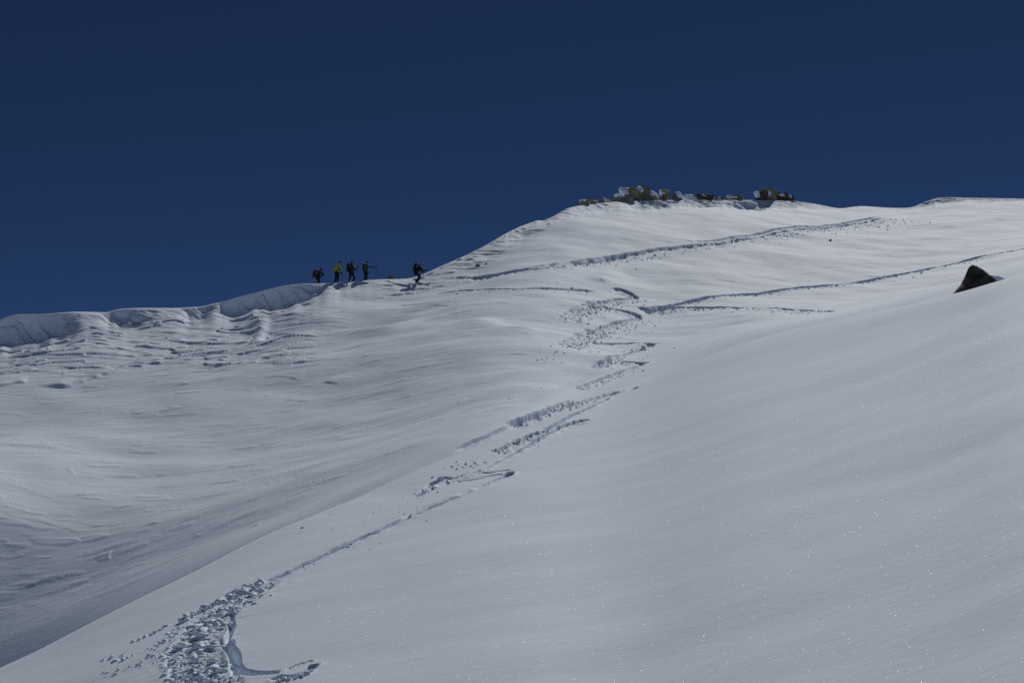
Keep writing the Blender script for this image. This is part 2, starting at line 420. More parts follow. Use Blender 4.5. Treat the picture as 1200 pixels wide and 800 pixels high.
trench(V([(850,545),(900,525),(960,508)]), .03, .08, .4, .3, .1, .015)
trench(V([(450,580),(500,592),(560,575),(575,560)]), .06, .12, .5, .4, .1, .03)
# fine wrinkles on the near slope
nearw = (1 - sstep(40, 70, Y)) * sstep(3, 8, Y)
DZ += (nearw * (0.006 * fbm(XR / 5, YR / 1.3, 2, 95, 0.5) + 0.035 * fbm(X / 4.6, Y / 3, 2, 97))).astype(np.float32)

FX, FY, FZ = GX, GY + DY, GZ + DZ + EYE

def ground(x, y):
    u = x / y
    c = int(np.clip(np.searchsorted(U, u), 1, NC_ - 1))
    w = (u - U[c - 1]) / (U[c] - U[c - 1])
    a = np.interp(y, FY[:, c - 1], FZ[:, c - 1]); b = np.interp(y, FY[:, c], FZ[:, c])
    return a * (1 - w) + b * w

# ------------------------------------------------------------------ materials
def new_mat(name):
    m = bpy.data.materials.new(name); m.use_nodes = True
    nt = m.node_tree
    return m, nt, nt.nodes['Principled BSDF']

def N(nt, typ, **kw):
    n = nt.nodes.new(typ)
    for k, v in kw.items():
        if k.startswith('i_'): n.inputs[k[2:]].default_value = v
        else: setattr(n, k, v)
    return n

def snow_material(name, glints):
    m, nt, b = new_mat(name)
    L = nt.links.new
    geo = N(nt, 'ShaderNodeNewGeometry')
    n1 = N(nt, 'ShaderNodeTexNoise'); n1.inputs['Scale'].default_value = 2.2; n1.inputs['Detail'].default_value = 6; n1.inputs['Roughness'].default_value = .62
    mp = N(nt, 'ShaderNodeMapping'); mp.inputs['Scale'].default_value = (.6, 1.7, 1.3); mp.inputs['Rotation'].default_value = (0, 0, math.radians(-14))
    L(geo.outputs['Position'], mp.inputs['Vector']); L(mp.outputs['Vector'], n1.inputs['Vector'])
    n2 = N(nt, 'ShaderNodeTexNoise'); n2.inputs['Scale'].default_value = 26; n2.inputs['Detail'].default_value = 5; n2.inputs['Roughness'].default_value = .7
    L(geo.outputs['Position'], n2.inputs['Vector'])
    b1 = N(nt, 'ShaderNodeBump'); b1.inputs['Strength'].default_value = .28; b1.inputs['Distance'].default_value = .055
    b2 = N(nt, 'ShaderNodeBump'); b2.inputs['Strength'].default_value = .55; b2.inputs['Distance'].default_value = .010
    L(n1.outputs['Fac'], b1.inputs['Height']); L(n2.outputs['Fac'], b2.inputs['Height']); L(b1.outputs['Normal'], b2.inputs['Normal'])
    L(b2.outputs['Normal'], b.inputs['Normal'])
    n3 = N(nt, 'ShaderNodeTexNoise'); n3.inputs['Scale'].default_value = .35; n3.inputs['Detail'].default_value = 4
    L(mp.outputs['Vector'], n3.inputs['Vector'])
    cr = N(nt, 'ShaderNodeValToRGB')
    cr.color_ramp.elements[0].position = .3; cr.color_ramp.elements[0].color = (.745, .842, .96, 1)
    cr.color_ramp.elements[1].position = .7; cr.color_ramp.elements[1].color = (.78, .875, .985, 1)
    L(n3.outputs['Fac'], cr.inputs['Fac']); L(cr.outputs['Color'], b.inputs['Base Color'])
    b.inputs['Roughness'].default_value = .75
    b.inputs['Specular IOR Level'].default_value = .25
    if glints:
        # ice crystals: sparse tiny mirrors, each with its own random tilt
        vo = N(nt, 'ShaderNodeTexVoronoi'); vo.inputs['Scale'].default_value = 62
        L(geo.outputs['Position'], vo.inputs['Vector'])
        sub = N(nt, 'ShaderNodeVectorMath', operation='SUBTRACT'); sub.inputs[1].default_value = (.5, .5, .5)
        L(vo.outputs['Color'], sub.inputs[0])
        scl = N(nt, 'ShaderNodeVectorMath', operation='SCALE'); scl.inputs['Scale'].default_value = 2.2
        L(sub.outputs[0], scl.inputs[0])
        add = N(nt, 'ShaderNodeVectorMath', operation='ADD'); L(scl.outputs[0], add.inputs[0]); L(geo.outputs['True Normal'], add.inputs[1])
        nrm = N(nt, 'ShaderNodeVectorMath', operation='NORMALIZE'); L(add.outputs[0], nrm.inputs[0])
        gl = N(nt, 'ShaderNodeBsdfGlossy'); gl.inputs['Roughness'].default_value = .26
        L(nrm.outputs[0], gl.inputs['Normal'])
        wn = N(nt, 'ShaderNodeTexWhiteNoise', noise_dimensions='3D'); L(vo.outputs['Position'], wn.inputs['Vector'])
        hs = N(nt, 'ShaderNodeMix', data_type='RGBA'); hs.inputs[0].default_value = .45
        hs.inputs[6].default_value = (.9, .9, .9, 1); L(wn.outputs['Color'], hs.inputs[7]); L(hs.outputs[2], gl.inputs['Color'])
        lt = N(nt, 'ShaderNodeMath', operation='LESS_THAN'); lt.inputs[1].default_value = .21
        L(vo.outputs['Distance'], lt.inputs[0])
        gt = N(nt, 'ShaderNodeMath', operation='GREATER_THAN'); gt.inputs[1].default_value = .35
        L(wn.outputs['Value'], gt.inputs[0])
        sx = N(nt, 'ShaderNodeSeparateXYZ'); L(geo.outputs['Position'], sx.inputs[0])
        fresh = N(nt, 'ShaderNodeMapRange'); fresh.inputs['From Min'].default_value = 62; fresh.inputs['From Max'].default_value = 40   # fresh powder lies on the near rib only
        L(sx.outputs['Y'], fresh.inputs['Value'])
        m1 = N(nt, 'ShaderNodeMath', operation='MULTIPLY'); L(lt.outputs[0], m1.inputs[0]); L(gt.outputs[0], m1.inputs[1])
        m2 = N(nt, 'ShaderNodeMath', operation='MULTIPLY'); L(m1.outputs[0], m2.inputs[0]); L(fresh.outputs[0], m2.inputs[1])
        m3 = N(nt, 'ShaderNodeMath', operation='MULTIPLY'); L(m2.outputs[0], m3.inputs[0]); m3.inputs[1].default_value = .15
        mx = N(nt, 'ShaderNodeMixShader'); L(m3.outputs[0], mx.inputs[0]); L(b.outputs[0], mx.inputs[1]); L(gl.outputs[0], mx.inputs[2])
        L(mx.outputs[0], nt.nodes['Material Output'].inputs['Surface'])
    return m

M_SNOW = snow_material("snow_surface", True)
M_SNOW2 = snow_material("snow_lumps", False)

def rock_material(name, c1, c2):
    m, nt, b = new_mat(name)
    L = nt.links.new
    tc = N(nt, 'ShaderNodeNewGeometry')
    n1 = N(nt, 'ShaderNodeTexNoise'); n1.inputs['Scale'].default_value = 1.3; n1.inputs['Detail'].default_value = 4; n1.inputs['Roughness'].default_value = .65
    L(tc.outputs['Position'], n1.inputs['Vector'])
    cr = N(nt, 'ShaderNodeValToRGB')
    cr.color_ramp.elements[0].position = .35; cr.color_ramp.elements[0].color = (*c1, 1)
    cr.color_ramp.elements[1].position = .68; cr.color_ramp.elements[1].color = (*c2, 1)
    L(n1.outputs['Fac'], cr.inputs['Fac']); L(cr.outputs['Color'], b.inputs['Base Color'])
    n2 = N(nt, 'ShaderNodeTexNoise'); n2.inputs['Scale'].default_value = 9; n2.inputs['Detail'].default_value = 8
    L(tc.outputs['Position'], n2.inputs['Vector'])
    bp = N(nt, 'ShaderNodeBump'); bp.inputs['Strength'].default_value = .5; bp.inputs['Distance'].default_value = .05
    L(n2.outputs['Fac'], bp.inputs['Height']); L(bp.outputs['Normal'], b.inputs['Normal'])
    b.inputs['Roughness'].default_value = .9; b.inputs['Specular IOR Level'].default_value = .2
    return m
M_ROCK = rock_material("lichen_rock", (.14, .125, .095), (.36, .32, .24))
M_BOULDER = rock_material("boulder_rock", (.045, .04, .032), (.14, .122, .095))
M_DARK = rock_material("dark_rock", (.045, .041, .034), (.15, .135, .105))

def cloth(name, col, rough=.85):
    m, nt, b = new_mat(name)
    n = N(nt, 'ShaderNodeTexNoise'); n.inputs['Scale'].default_value = 7
    mx = N(nt, 'ShaderNodeMix', data_type='RGBA')
    mx.inputs[6].default_value = (*[c * .75 for c in col], 1); mx.inputs[7].default_value = (*[min(c * 1.2, .95) for c in col], 1)
    nt.links.new(n.outputs['Fac'], mx.inputs[0]); nt.links.new(mx.outputs[2], b.inputs['Base Color'])
    b.inputs['Roughness'].default_value = rough; b.inputs['Specular IOR Level'].default_value = .25
    return m
MC = dict(black=cloth("black_cloth", (.012, .013, .016)), navy=cloth("navy_cloth", (.014, .02, .036)), yellow=cloth("yellow_shell", (.46, .43, .06)),
          green=cloth("green_shell", (.03, .11, .075)), skin=cloth("skin", (.42, .22, .15)), red=cloth("red_helmet", (.34, .07, .06), .4),
          brown=cloth("brown_pack", (.045, .03, .028)), white=cloth("white_band", (.75, .75, .75)), dpine=cloth("dark_green_cloth", (.010, .016, .014)),
          tan=cloth("tan_pouch", (.45, .36, .27)))
def metal(name, col, rough):
    m, nt, b = new_mat(name)
    b.inputs['Base Color'].default_value = (*col, 1); b.inputs['Metallic'].default_value = .4; b.inputs['Roughness'].default_value = rough
    n = N(nt, 'ShaderNodeTexNoise'); n.inputs['Scale'].default_value = 30
    mr = N(nt, 'ShaderNodeMapRange'); mr.inputs['To Min'].default_value = rough * .8; mr.inputs['To Max'].default_value = min(1, rough * 1.2)
    nt.links.new(n.outputs['Fac'], mr.inputs['Value']); nt.links.new(mr.outputs[0], b.inputs['Roughness'])
    return m
M_POLE = metal("pole_shaft", (.03, .03, .035), .5)
M_SKI = metal("ski_topsheet", (.02, .02, .024), .5)
M_BOOT = metal("boot_shell", (.12, .11, .11), .6)

# ------------------------------------------------------------------ objects
def tag(o, label=None, cat=None, group=None, kind=None):
    if label: o['label'] = label
    if cat: o['category'] = cat
    if group: o['group'] = group
    if kind: o['kind'] = kind
    return o

def grid_mesh(name, x, y, z, mat):
    R, C = x.shape
    me = bpy.data.meshes.new(name)
    co = np.stack([x, y, z], -1).reshape(-1, 3).astype(np.float32)
    me.vertices.add(R * C); me.vertices.foreach_set('co', co.ravel())
    i = np.arange(R * C).reshape(R, C)
    q = np.stack([i[:-1, :-1], i[:-1, 1:], i[1:, 1:], i[1:, :-1]], -1).reshape(-1, 4).astype(np.int32)
    me.loops.add(q.size); me.loops.foreach_set('vertex_index', q.ravel())
    me.polygons.add(len(q)); me.polygons.foreach_set('loop_start', np.arange(len(q), dtype=np.int32) * 4)
    me.polygons.foreach_set('loop_total', np.full(len(q), 4, np.int32))
    me.polygons.foreach_set('use_smooth', np.ones(len(q), bool))
    me.update(calc_edges=True)
    me.materials.append(mat)
    o = bpy.data.objects.new(name, me); COL.objects.link(o)
    return o

tag(grid_mesh("snow_terrain", FX, FY, FZ, M_SNOW), "snow covered mountain slope rising to a corniced ridge", "snow slope", kind='structure')
# the slope carries on round and behind the viewer
gx, gy = np.meshgrid(np.linspace(-60, 60, 121), np.linspace(-60, 3.0, 64))
gz = 0.34 * gx + 0.045 * gy - 0.25 - 0.004 * np.clip(-gx, 0, 99) ** 2 * 0.5 + 0.1 * pnoise(gx / 6, gy / 6, 3)
gz = np.where(gy > 0, np.minimum(gz, gz - 0.1), gz)
tag(grid_mesh("snow_ground", gx, gy, gz, M_SNOW2), "snow slope continuing behind the viewpoint", "snow slope", kind='structure')
# snowfields far below reach the horizon
a = np.linspace(0, 2 * np.pi, 97)[None]; r = np.geomspace(150, 4500, 30)[:, None]
tag(grid_mesh("snow_valley", r * np.cos(a), r * np.sin(a), -130 + 25 * pnoise(r * np.cos(a) / 500, r * np.sin(a) / 500, 4) + 0 * a, M_SNOW2), "snowfields far below the ridge", "snowfield", kind='structure')

def bm_obj(name, bm, mat, parent=None, smooth=True):
    me = bpy.data.meshes.new(name); bm.normal_update(); bm.to_mesh(me); bm.free()
    for p in me.polygons: p.use_smooth = smooth
    me.materials.append(mat)
    o = bpy.data.objects.new(name, me); COL.objects.link(o)
    if parent: o.parent = parent
    return o

# -- snow lumps thrown out by the skis
ICO = []
for k in range(10):
    bm = bmesh.new(); bmesh.ops.create_icosphere(bm, subdivisions=1, radius=1)
    for v in bm.verts:
        n = Vector((random.gauss(0, .22), random.gauss(0, .22), random.gauss(0, .22))); v.co += n
    # a few flat breaks
    for j in range(3):
        n = Vector((random.gauss(0, 1), random.gauss(0, 1), random.gauss(0, 1))).normalized(); c = random.uniform(.45, .8)
        for v in bm.verts:
            d = v.co.dot(n) - c
            if d > 0: v.co -= n * d
    bm.verts.index_update()
    ICO.append((np.array([v.co[:] for v in bm.verts]), np.array([[v.index for v in f.verts] for f in bm.faces]))); bm.free()
CV, CF, nv = [], [], 0
def lump(x, y, r, flat=.7, sink=.38):
    global nv
    V_, F_ = ICO[random.randrange(len(ICO))]
    e = Matrix.Rotation(random.uniform(0, 6.28), 3, 'Z') @ Matrix.Rotation(random.uniform(-.7, .7), 3, 'X') @ Matrix.Diagonal((r * random.uniform(.7, 1.5), r * random.uniform(.7, 1.1), r * flat * random.uniform(.7, 1.2)))
    p = V_ @ np.array(e).T
    z = ground(x, y)
    CV.append(p + np.array([x, y, z + r * flat * (1 - 2 * sink)])); CF.append(F_ + nv); nv += len(V_)

SCL = 1.0
def scatter(pts, n, wid, r0, r1, bias=0.0, tail=0.0, flat=.7, pw=2.2):
    wid, r0, r1, bias, tail = wid * SCL, r0 * SCL, r1 * SCL, bias * SCL, tail * SCL
    """lumps strewn along a line; bias>0 shifts towards the near (downhill) side"""
    L, q = world_line(pts)
    for _ in range(n):
        i = random.randrange(len(L) - 1)
        d = L[i + 1] - L[i]; l = np.hypot(*d) + 1e-9
        nx, ny = -d[1] / l, d[0] / l
        if ny > 0: nx, ny = -nx, -ny                     # towards the viewer
        o = random.gauss(bias, wid)
        if tail and random.random() < .35: o += random.expovariate(1 / tail)
        r = r0 + (r1 - r0) * random.random() ** pw
        x, y = L[i][0] + nx * o, L[i][1] + ny * o
        lump(x, y, r, flat)
SCL = 1.3
main_line = V([(770,205),(700,250),(640,295),(590,330),(540,380),(510,440),(500,520),(520,575),(560,620)])
scatter(main_line, 220, .28, .010, .05, .02, 0, .42, 1.6)
scatter(main_line, 105, .25, .03, .085, .02, 0, .38, 1.2)
scatter(main_line, 55, .22, .08, .17, .0, 0, .36, 1.2)
scatter(V([(700,230),(640,265),(570,295),(500,330),(440,370)]), 60, .06, .04, .12, .0, 0, .8, 1.1)
scatter(V([(560,590),(500,590),(430,560),(400,480),(420,400),(480,340)]), 200, .12, .012, .05, .02, .1, .5, 1.6)
scatter(V([(820,590),(850,590),(900,580),(960,545)]), 30, .05, .015, .06, 0, 0, .8, 1.3)
scatter(V([(390,375),(330,410),(230,450)]), 34, .05, .015, .06, 0, 0, .6, 1.3)
scatter(V([(380,450),(290,480),(210,525),(160,500)]), 40, .10, .015, .06, 0, 0, .6, 1.4)
scatter(V([(350,490),(250,545),(90,585)]), 26, .10, .012, .05, 0, .2, .6, 1.4)
scatter(V([(1180,10),(1080,60),(1000,95),(930,132),(860,162),(780,195)]), 90, .07, .010, .045, .05, .15, .55, 2)
scatter(V([(760,205),(720,215),(690,225),(660,250)]), 20, .03, .05, .11, 0, 0, .9, 1.1)
scatter(S([(900,98),(840,120),(780,145),(730,168),(650,196)]), 120, .14, .012, .055, .1, .4, .55)
scatter(S([(800,208),(740,238),(680,262),(625,284),(590,302)]), 130, .12, .012, .055, .08, .4, .55)
scatter(S([(530,330),(500,345),(440,400),(380,420)]), 26, .3, .02, .06)
scatter(S([(520,378),(460,394),(420,400),(370,410),(312,456),(280,470)]), 110, .12, .012, .055, .08, .4, .55)
scatter(S([(420,395),(390,405),(360,415)]), 16, .12, .05, .095, 0, 0, .6)
scatter(S([(470,466),(380,504),(230,570),(100,622),(0,668)]), 60, .05, .010, .032, .08, .3, .5)
scatter(S([(300,470),(160,510),(90,530),(20,560),(0,600)]), 24, .6, .012, .042, 0, 0, .5)
SCL = 1.0
scatter(T([(600,674),(520,700),(450,716),(390,732),(310,768)]), 130, .2, .025, .085, .15, .5, .5)
scatter(T([(650,505),(560,600),(450,560),(380,620),(260,690)]), 40, 1.6, .02, .06, 0, 0, .5)
for base in ([(830,200),(760,206),(650,222),(600,240),(540,270),(480,300)], [(840,295),(800,312),(700,334),(620,368),(560,392),(495,432)]):
    scatter(T(base), 330, .45, .025, .10, .3, .4, .5)
scatter(T([(500,430),(470,450),(440,462),(400,490)]), 30, .5, .03, .10, 0, .5, .5)
scatter(T([(880,408),(800,430),(720,486),(620,528)]), 160, .3, .03, .10, .25, .5, .5)
scatter(T([(868,502),(760,542),(640,590),(550,620)]), 110, .22, .03, .09, .2, .5, .5)
scatter([(640,313),(700,304),(780,294),(860,283),(950,269),(1045,255)], 560, .35, .03, .11, .5, .6, .5)
scatter([(752,366),(800,359),(900,343),(1000,329),(1100,312),(1200,292.5)], 240, .3, .04, .11, .1, .3, .6)
scatter([(755,365),(850,364),(978,364.5)], 120, .3, .04, .11, .1, .5, .6)
scatter([(760,366),(775,364),(790,362)], 70, .35, .04, .12, .2, .2, .6)
scatter([(510,331),(540,342),(600,338),(690,340)], 60, .4, .03, .1, .2, .6, .6)
scatter([(1000,262),(1020,264),(1060,258)], 60, 1.2, .05, .13, .5, 1, .6)
CVa = np.concatenate(CV); CFa = np.concatenate(CF).astype(np.int32)
me = bpy.data.meshes.new("snow_debris")
me.vertices.add(len(CVa)); me.vertices.foreach_set('co', CVa.astype(np.float32).ravel())
me.loops.add(CFa.size); me.loops.foreach_set('vertex_index', CFa.ravel())
me.polygons.add(len(CFa)); me.polygons.foreach_set('loop_start', np.arange(len(CFa), dtype=np.int32) * 3); me.polygons.foreach_set('loop_total', np.full(len(CFa), 3, np.int32))
me.update(calc_edges=True); me.materials.append(M_SNOW2)
deb = bpy.data.objects.new("snow_debris", me); COL.objects.link(deb)
tag(deb, "crumbs and clods of snow thrown up along the ski tracks", "snow debris", kind='stuff')

# -- rocks
def rock_bm(w, d, h, seed, cuts=7, rough=.16, sub=3, lean=0.0):
    """angular block: hull of scattered corners, faces then roughened"""
    rr = random.Random(seed * 13 + 5)
    bm = bmesh.new()
    for _ in range(11 + cuts):
        n = Vector((rr.gauss(0, 1), rr.gauss(0, 1), rr.gauss(0, 1))).normalized()
        n = Vector([math.copysign(abs(c) ** .7, c) for c in n])
        bm.verts.new(n * rr.uniform(.9, 1.05))
    hull = bmesh.ops.convex_hull(bm, input=bm.verts[:])
    bmesh.ops.delete(bm, geom=list({v for v in hull['geom_interior'] + hull['geom_unused'] if isinstance(v, bmesh.types.BMVert)}), context='VERTS')
    bmesh.ops.subdivide_edges(bm, edges=bm.edges[:], cuts=sub, use_grid_fill=True)
    for v in bm.verts:
        q = v.co * 1.9 + Vector((seed * 3.1, seed * 1.7, 0))
        v.co *= 1 + rough * .30 * mnoise.fractal(q, 1.0, 2.1, 3) - .05 * abs(mnoise.noise(q * 2.3))
    xs = [v.co.x for v in bm.verts]; zs = [v.co.z for v in bm.verts]; ys = [v.co.y for v in bm.verts]
    for v in bm.verts:
        v.co.x = ((v.co.x - min(xs)) / (max(xs) - min(xs)) - .5) * w
        v.co.y = ((v.co.y - min(ys)) / (max(ys) - min(ys)) - .5) * d
        v.co.z = ((v.co.z - min(zs)) / (max(zs) - min(zs))) * h * 1.35 - h * .35
        v.co.x += lean * v.co.z
    return bm

def cap_bm(w, d, h, seed, amount):
    """snow lying in and over a rock: a soft uneven pillow the corners poke out of"""
    rr = random.Random(seed * 7 + 1)
    bm = bmesh.new(); bmesh.ops.create_icosphere(bm, subdivisions=4, radius=1)
    sx, sz = .30 + .30 * amount, .22 + .34 * amount
    cx, cz = rr.uniform(-.22, .12) * (1 - .5 * amount), h * (.62 - .30 * amount)
    for v in bm.verts:
        q = v.co * 1.5 + Vector((seed * 2.3, 0, seed * 1.1))
        v.co *= 1 + .16 * mnoise.fractal(q, 1.0, 2.0, 3)
        v.co = Vector((v.co.x * w * sx + cx * w, v.co.y * d * (.46 + .1 * amount) , v.co.z * h * sz * 1.3 + cz - .25 * h * v.co.x * abs(v.co.x)))
    return bm

def rock(px0, px1, ptop, pbase, mat, label, group=None, depth=1.0, back=.8, snow=.0, seed=None, lean=0, cuts=7, y=None, rough=.16, thick=.06):
    global rock_n
    rock_n += 1; seed = seed or rock_n
    pc = .5 * (px0 + px1)
    u, s = ray(pc, pbase)
    if y is None: y = float(np.interp(u, U, f5_y)) + back
    k = F / (y * 1.03)
    w = (px1 - px0) / k; hgt = (pbase - ptop) / k
    o = bm_obj("rock", rock_bm(w, w * depth, hgt, seed, cuts, rough, 4 if w > 1.0 else 3, lean), mat)
    o.location = (u * y, y, s * y + EYE)
    for p in o.data.polygons: p.use_smooth = False
    tag(o, label, "rock", group)
    if snow > 0:
        b = cap_bm(w, w * depth, hgt, seed, snow * .5)
        bm_obj("snow_cap", b, M_SNOW2, o)
    return o
rock_n = 0
G = "rocks along the summit ridge"
rock(679, 692, 233.5, 241.5, M_ROCK, "low brown rock at the left end of the summit rocks", G, 1.0, .6, .3)
rock(689, 701, 233, 240, M_ROCK, "snow dusted brown rock second from the left on the summit", G, 1.0, .9, .45)
rock(704, 711, 230.5, 239, M_ROCK, "narrow upright rock alone between low rocks and the largest outcrop", G, 1.1, .8, .2)
rock(709, 717, 233.5, 238.5, M_ROCK, "tiny flat snowy rock just left of the largest outcrop", G, 1.0, 1.0, .4)
rock(718, 743, 227, 237, M_ROCK, "wide low brown block at the left foot of the largest outcrop", G, .6, .5, .25)
rock(727, 750, 219.5, 235, M_ROCK, "rock almost buried in snow behind the low block of the largest outcrop", G, .7, 2.2, .8, thick=.12)
rock(737, 752, 221, 232, M_ROCK, "rounded brown knob leaning against the tallest summit rock", G, .6, 1.3, .22)
rock(747, 763, 217, 235, M_ROCK, "tallest rounded rock with bare face in the largest summit outcrop", G, .6, 1.1, .18, lean=.12)
rock(755, 776, 223, 236, M_ROCK, "broken rock with snow in its cracks right of the tallest rock", G, .6, .8, .5, cuts=10)
rock(772, 786, 221.5, 235.5, M_ROCK, "snow streaked rock at the right end of the largest outcrop", G, .7, 1.2, .45)
rock(787, 802, 224, 236.5, M_ROCK, "bare brown boulder standing just right of the largest outcrop", G, .8, .6, .12, lean=.1)
rock(800, 824, 228, 237, M_DARK, "low rock mostly under a smooth snow mound", G, .6, 1.5, .95, thick=.14)
rock(815, 822.5, 226.5, 234.5, M_DARK, "small dark block poking out of the snow mound", G, .9, 1.0, .12)
rock(821, 835, 227.5, 235.5, M_DARK, "dark slanting slab on the right of the snow mound", G, .7, .8, .2, lean=.3)
rock(832, 842, 231, 237, M_DARK, "dark knob at the right foot of the snow mound", G, .9, .5, .1)
rock(842, 848, 230.5, 236.5, M_DARK, "smallest dark rock in the gap of the summit crest", G, .9, .6, .1)
rock(849, 872, 228.5, 236, M_ROCK, "flat olive rock with snow on both shoulders", G, .5, .8, .45)
rock(884, 897, 223.5, 236, M_DARK, "dark tilted slab at the left of the right hand outcrop", G, .7, .7, .06, lean=.45)
rock(889, 912, 221.5, 236.5, M_ROCK, "pointed grey olive rock topping the right hand outcrop", G, .7, .9, .25, lean=.05)
rock(904, 927, 225, 236.5, M_DARK, "dark broken rock with snow patches on the right hand outcrop", G, .6, .9, .3, cuts=10)
rock(922, 932, 228.5, 237, M_DARK, "dark end knob at the far right of the summit rocks", G, .9, .6, .06)
rock(454, 462.5, 322.4, 329, M_DARK, "small brown rock on the ridge between the hikers and the lone skier", None, .8, 1.2, 0)
def small_rock(px, py, w, hgt, label):
    x, y = hit(px, py)
    k = F / (y * 1.03)
    o = bm_obj("rock", rock_bm(w / k, w / k, hgt / k, rock_n + int(px), 7, .2, 2), M_DARK, smooth=False)
    o.location = (x, y, ground(x, y))
    tag(o, label, "rock")
small_rock(973, 281, 3.6, 1.7, "tiny dark stone in the open snow below the summit cornice")
small_rock(560, 309.8, 6, 1.5, "thin flat stone in the snow up from the lone skier")
small_rock(570, 307.5, 2.2, 1.4, "tiny stone beside the thin flat stone on the shoulder")

# boulder behind the brow of the near slope: outline rows (py, left px, right px)
uB, sB = ray(1141, 338)
yB = float(np.interp(uB, U, crest_y)) + 3.2
rows = [(352,1104,1176),(346,1115,1173),(339,1121,1169),(333,1126.5,1167.5),(328,1128.8,1165.5),(323,1131.5,1160.5),(318,1133.6,1155.5),(314.5,1135.0,1150.8),(312,1136.8,1146.6),(309.8,1139.8,1142)]
bm = bmesh.new(); rings = []
for py, l, r_ in rows:
    uu, ss = ray(.5 * (l + r_), py)
    zc = ss * yB; xc = uu * yB; hw = .5 * (r_ - l) / F * yB * .985
    ring = []
    for i in range(40):
        a_ = 2 * math.pi * i / 40
        ex = math.copysign(abs(math.cos(a_)) ** .75, math.cos(a_)); ey = math.copysign(abs(math.sin(a_)) ** .75, math.sin(a_))
        ring.append(bm.verts.new((xc + hw * ex - uB * yB, hw * .75 * ey + .10 * (zc - sB * yB), zc - sB * yB)))
    rings.append(ring)
for a_, b_ in zip(rings, rings[1:]):
    for i in range(40): bm.faces.new((a_[i], a_[(i + 1) % 40], b_[(i + 1) % 40], b_[i]))
bm.faces.new(rings[-1])
bmesh.ops.subdivide_edges(bm, edges=bm.edges[:], cuts=1, use_grid_fill=True)
for v in bm.verts:
    q = v.co * 1.9
    v.co += Vector((.02, .10, .02)) * mnoise.fractal(q, 1, 2, 4)
    v.co.y += .07 * abs(mnoise.noise(v.co * 4.5))
boulder = bm_obj("boulder", bm, M_BOULDER, smooth=False)
boulder.location = (uB * yB, yB, sB * yB + EYE)
tag(boulder, "dark pointed boulder standing behind the brow of the near snow slope", "boulder")
# snow drifted against its right flank
bm = bmesh.new(); bmesh.ops.create_icosphere(bm, subdivisions=4, radius=1)
for v in bm.verts:
    v.co *= 1 + .18 * mnoise.fractal(v.co * 1.8, 1, 2, 3)
    v.co = Vector((v.co.x * .52, v.co.y * .5, v.co.z * .20)); v.co.z -= .30 * v.co.x
dr = bm_obj("snow_drift", bm, M_SNOW2, boulder)
ux, sx_ = ray(1167, 328.5)
dr.location = (ux * yB - uB * yB + .06, .1, sx_ * yB - sB * yB)

# ------------------------------------------------------------------ people
def skin_mesh(name, verts, edges, radii, sub=2):
    me = bpy.data.meshes.new(name); me.from_pydata(verts, edges, [])
    o = bpy.data.objects.new(name, me); COL.objects.link(o)
    m = o.modifiers.new("skin", 'SKIN'); m.use_smooth_shade = True
    for i, d in enumerate(me.skin_vertices[0].data):
        r = radii[i]; d.radius = r if isinstance(r, tuple) else (r, r); d.use_root = (i == 0)
    s_ = o.modifiers.new("sub", 'SUBSURF'); s_.levels = sub; s_.render_levels = sub
    dg = bpy.context.evaluated_depsgraph_get(); dg.update()
    out = bpy.data.meshes.new_from_object(o.evaluated_get(dg))
    bpy.data.objects.remove(o); bpy.data.meshes.remove(me)
    out.name = name
    for p in out.polygons: p.use_smooth = True
    return out

class Skel:
    def __init__(s): s.v, s.e, s.r = [], [], []
    def add(s, p, r, parent=None):
        s.v.append(tuple(p)); s.r.append(r)
        if parent is not None: s.e.append((parent, len(s.v) - 1))
        return len(s.v) - 1
    def mesh(s, name, sub=2): return skin_mesh(name, s.v, s.e, s.r, sub)

def lerp(a, b, t): return Vector(a) * (1 - t) + Vector(b) * t

def hand_into(sk, wrist, direction, parent, side):
    """palm, four curled fingers and a thumb from the wrist"""
    d = Vector(direction).normalized(); up = Vector((0, 0, 1)); lat = d.cross(up)
    if lat.length < .1: lat = Vector((0, 1, 0))
    lat.normalize(); up = lat.cross(d)
    palm = sk.add(Vector(wrist) + d * .06, .032, parent)
    for i, ln in enumerate((.075, .085, .08, .062)):
        o = lat * ((i - 1.5) * .021)
        b = sk.add(Vector(wrist) + d * .10 + o, .011, palm)
        m = sk.add(Vector(wrist) + d * (.10 + ln * .5) + o - up * .012, .010, b)
        sk.add(Vector(wrist) + d * (.10 + ln * .62) + o - up * .045, .009, m)
    t_ = sk.add(Vector(wrist) + d * .05 + lat * (-.042) * side, .012, palm)
    sk.add(Vector(wrist) + d * .09 + lat * (-.050) * side - up * .03, .010, t_)

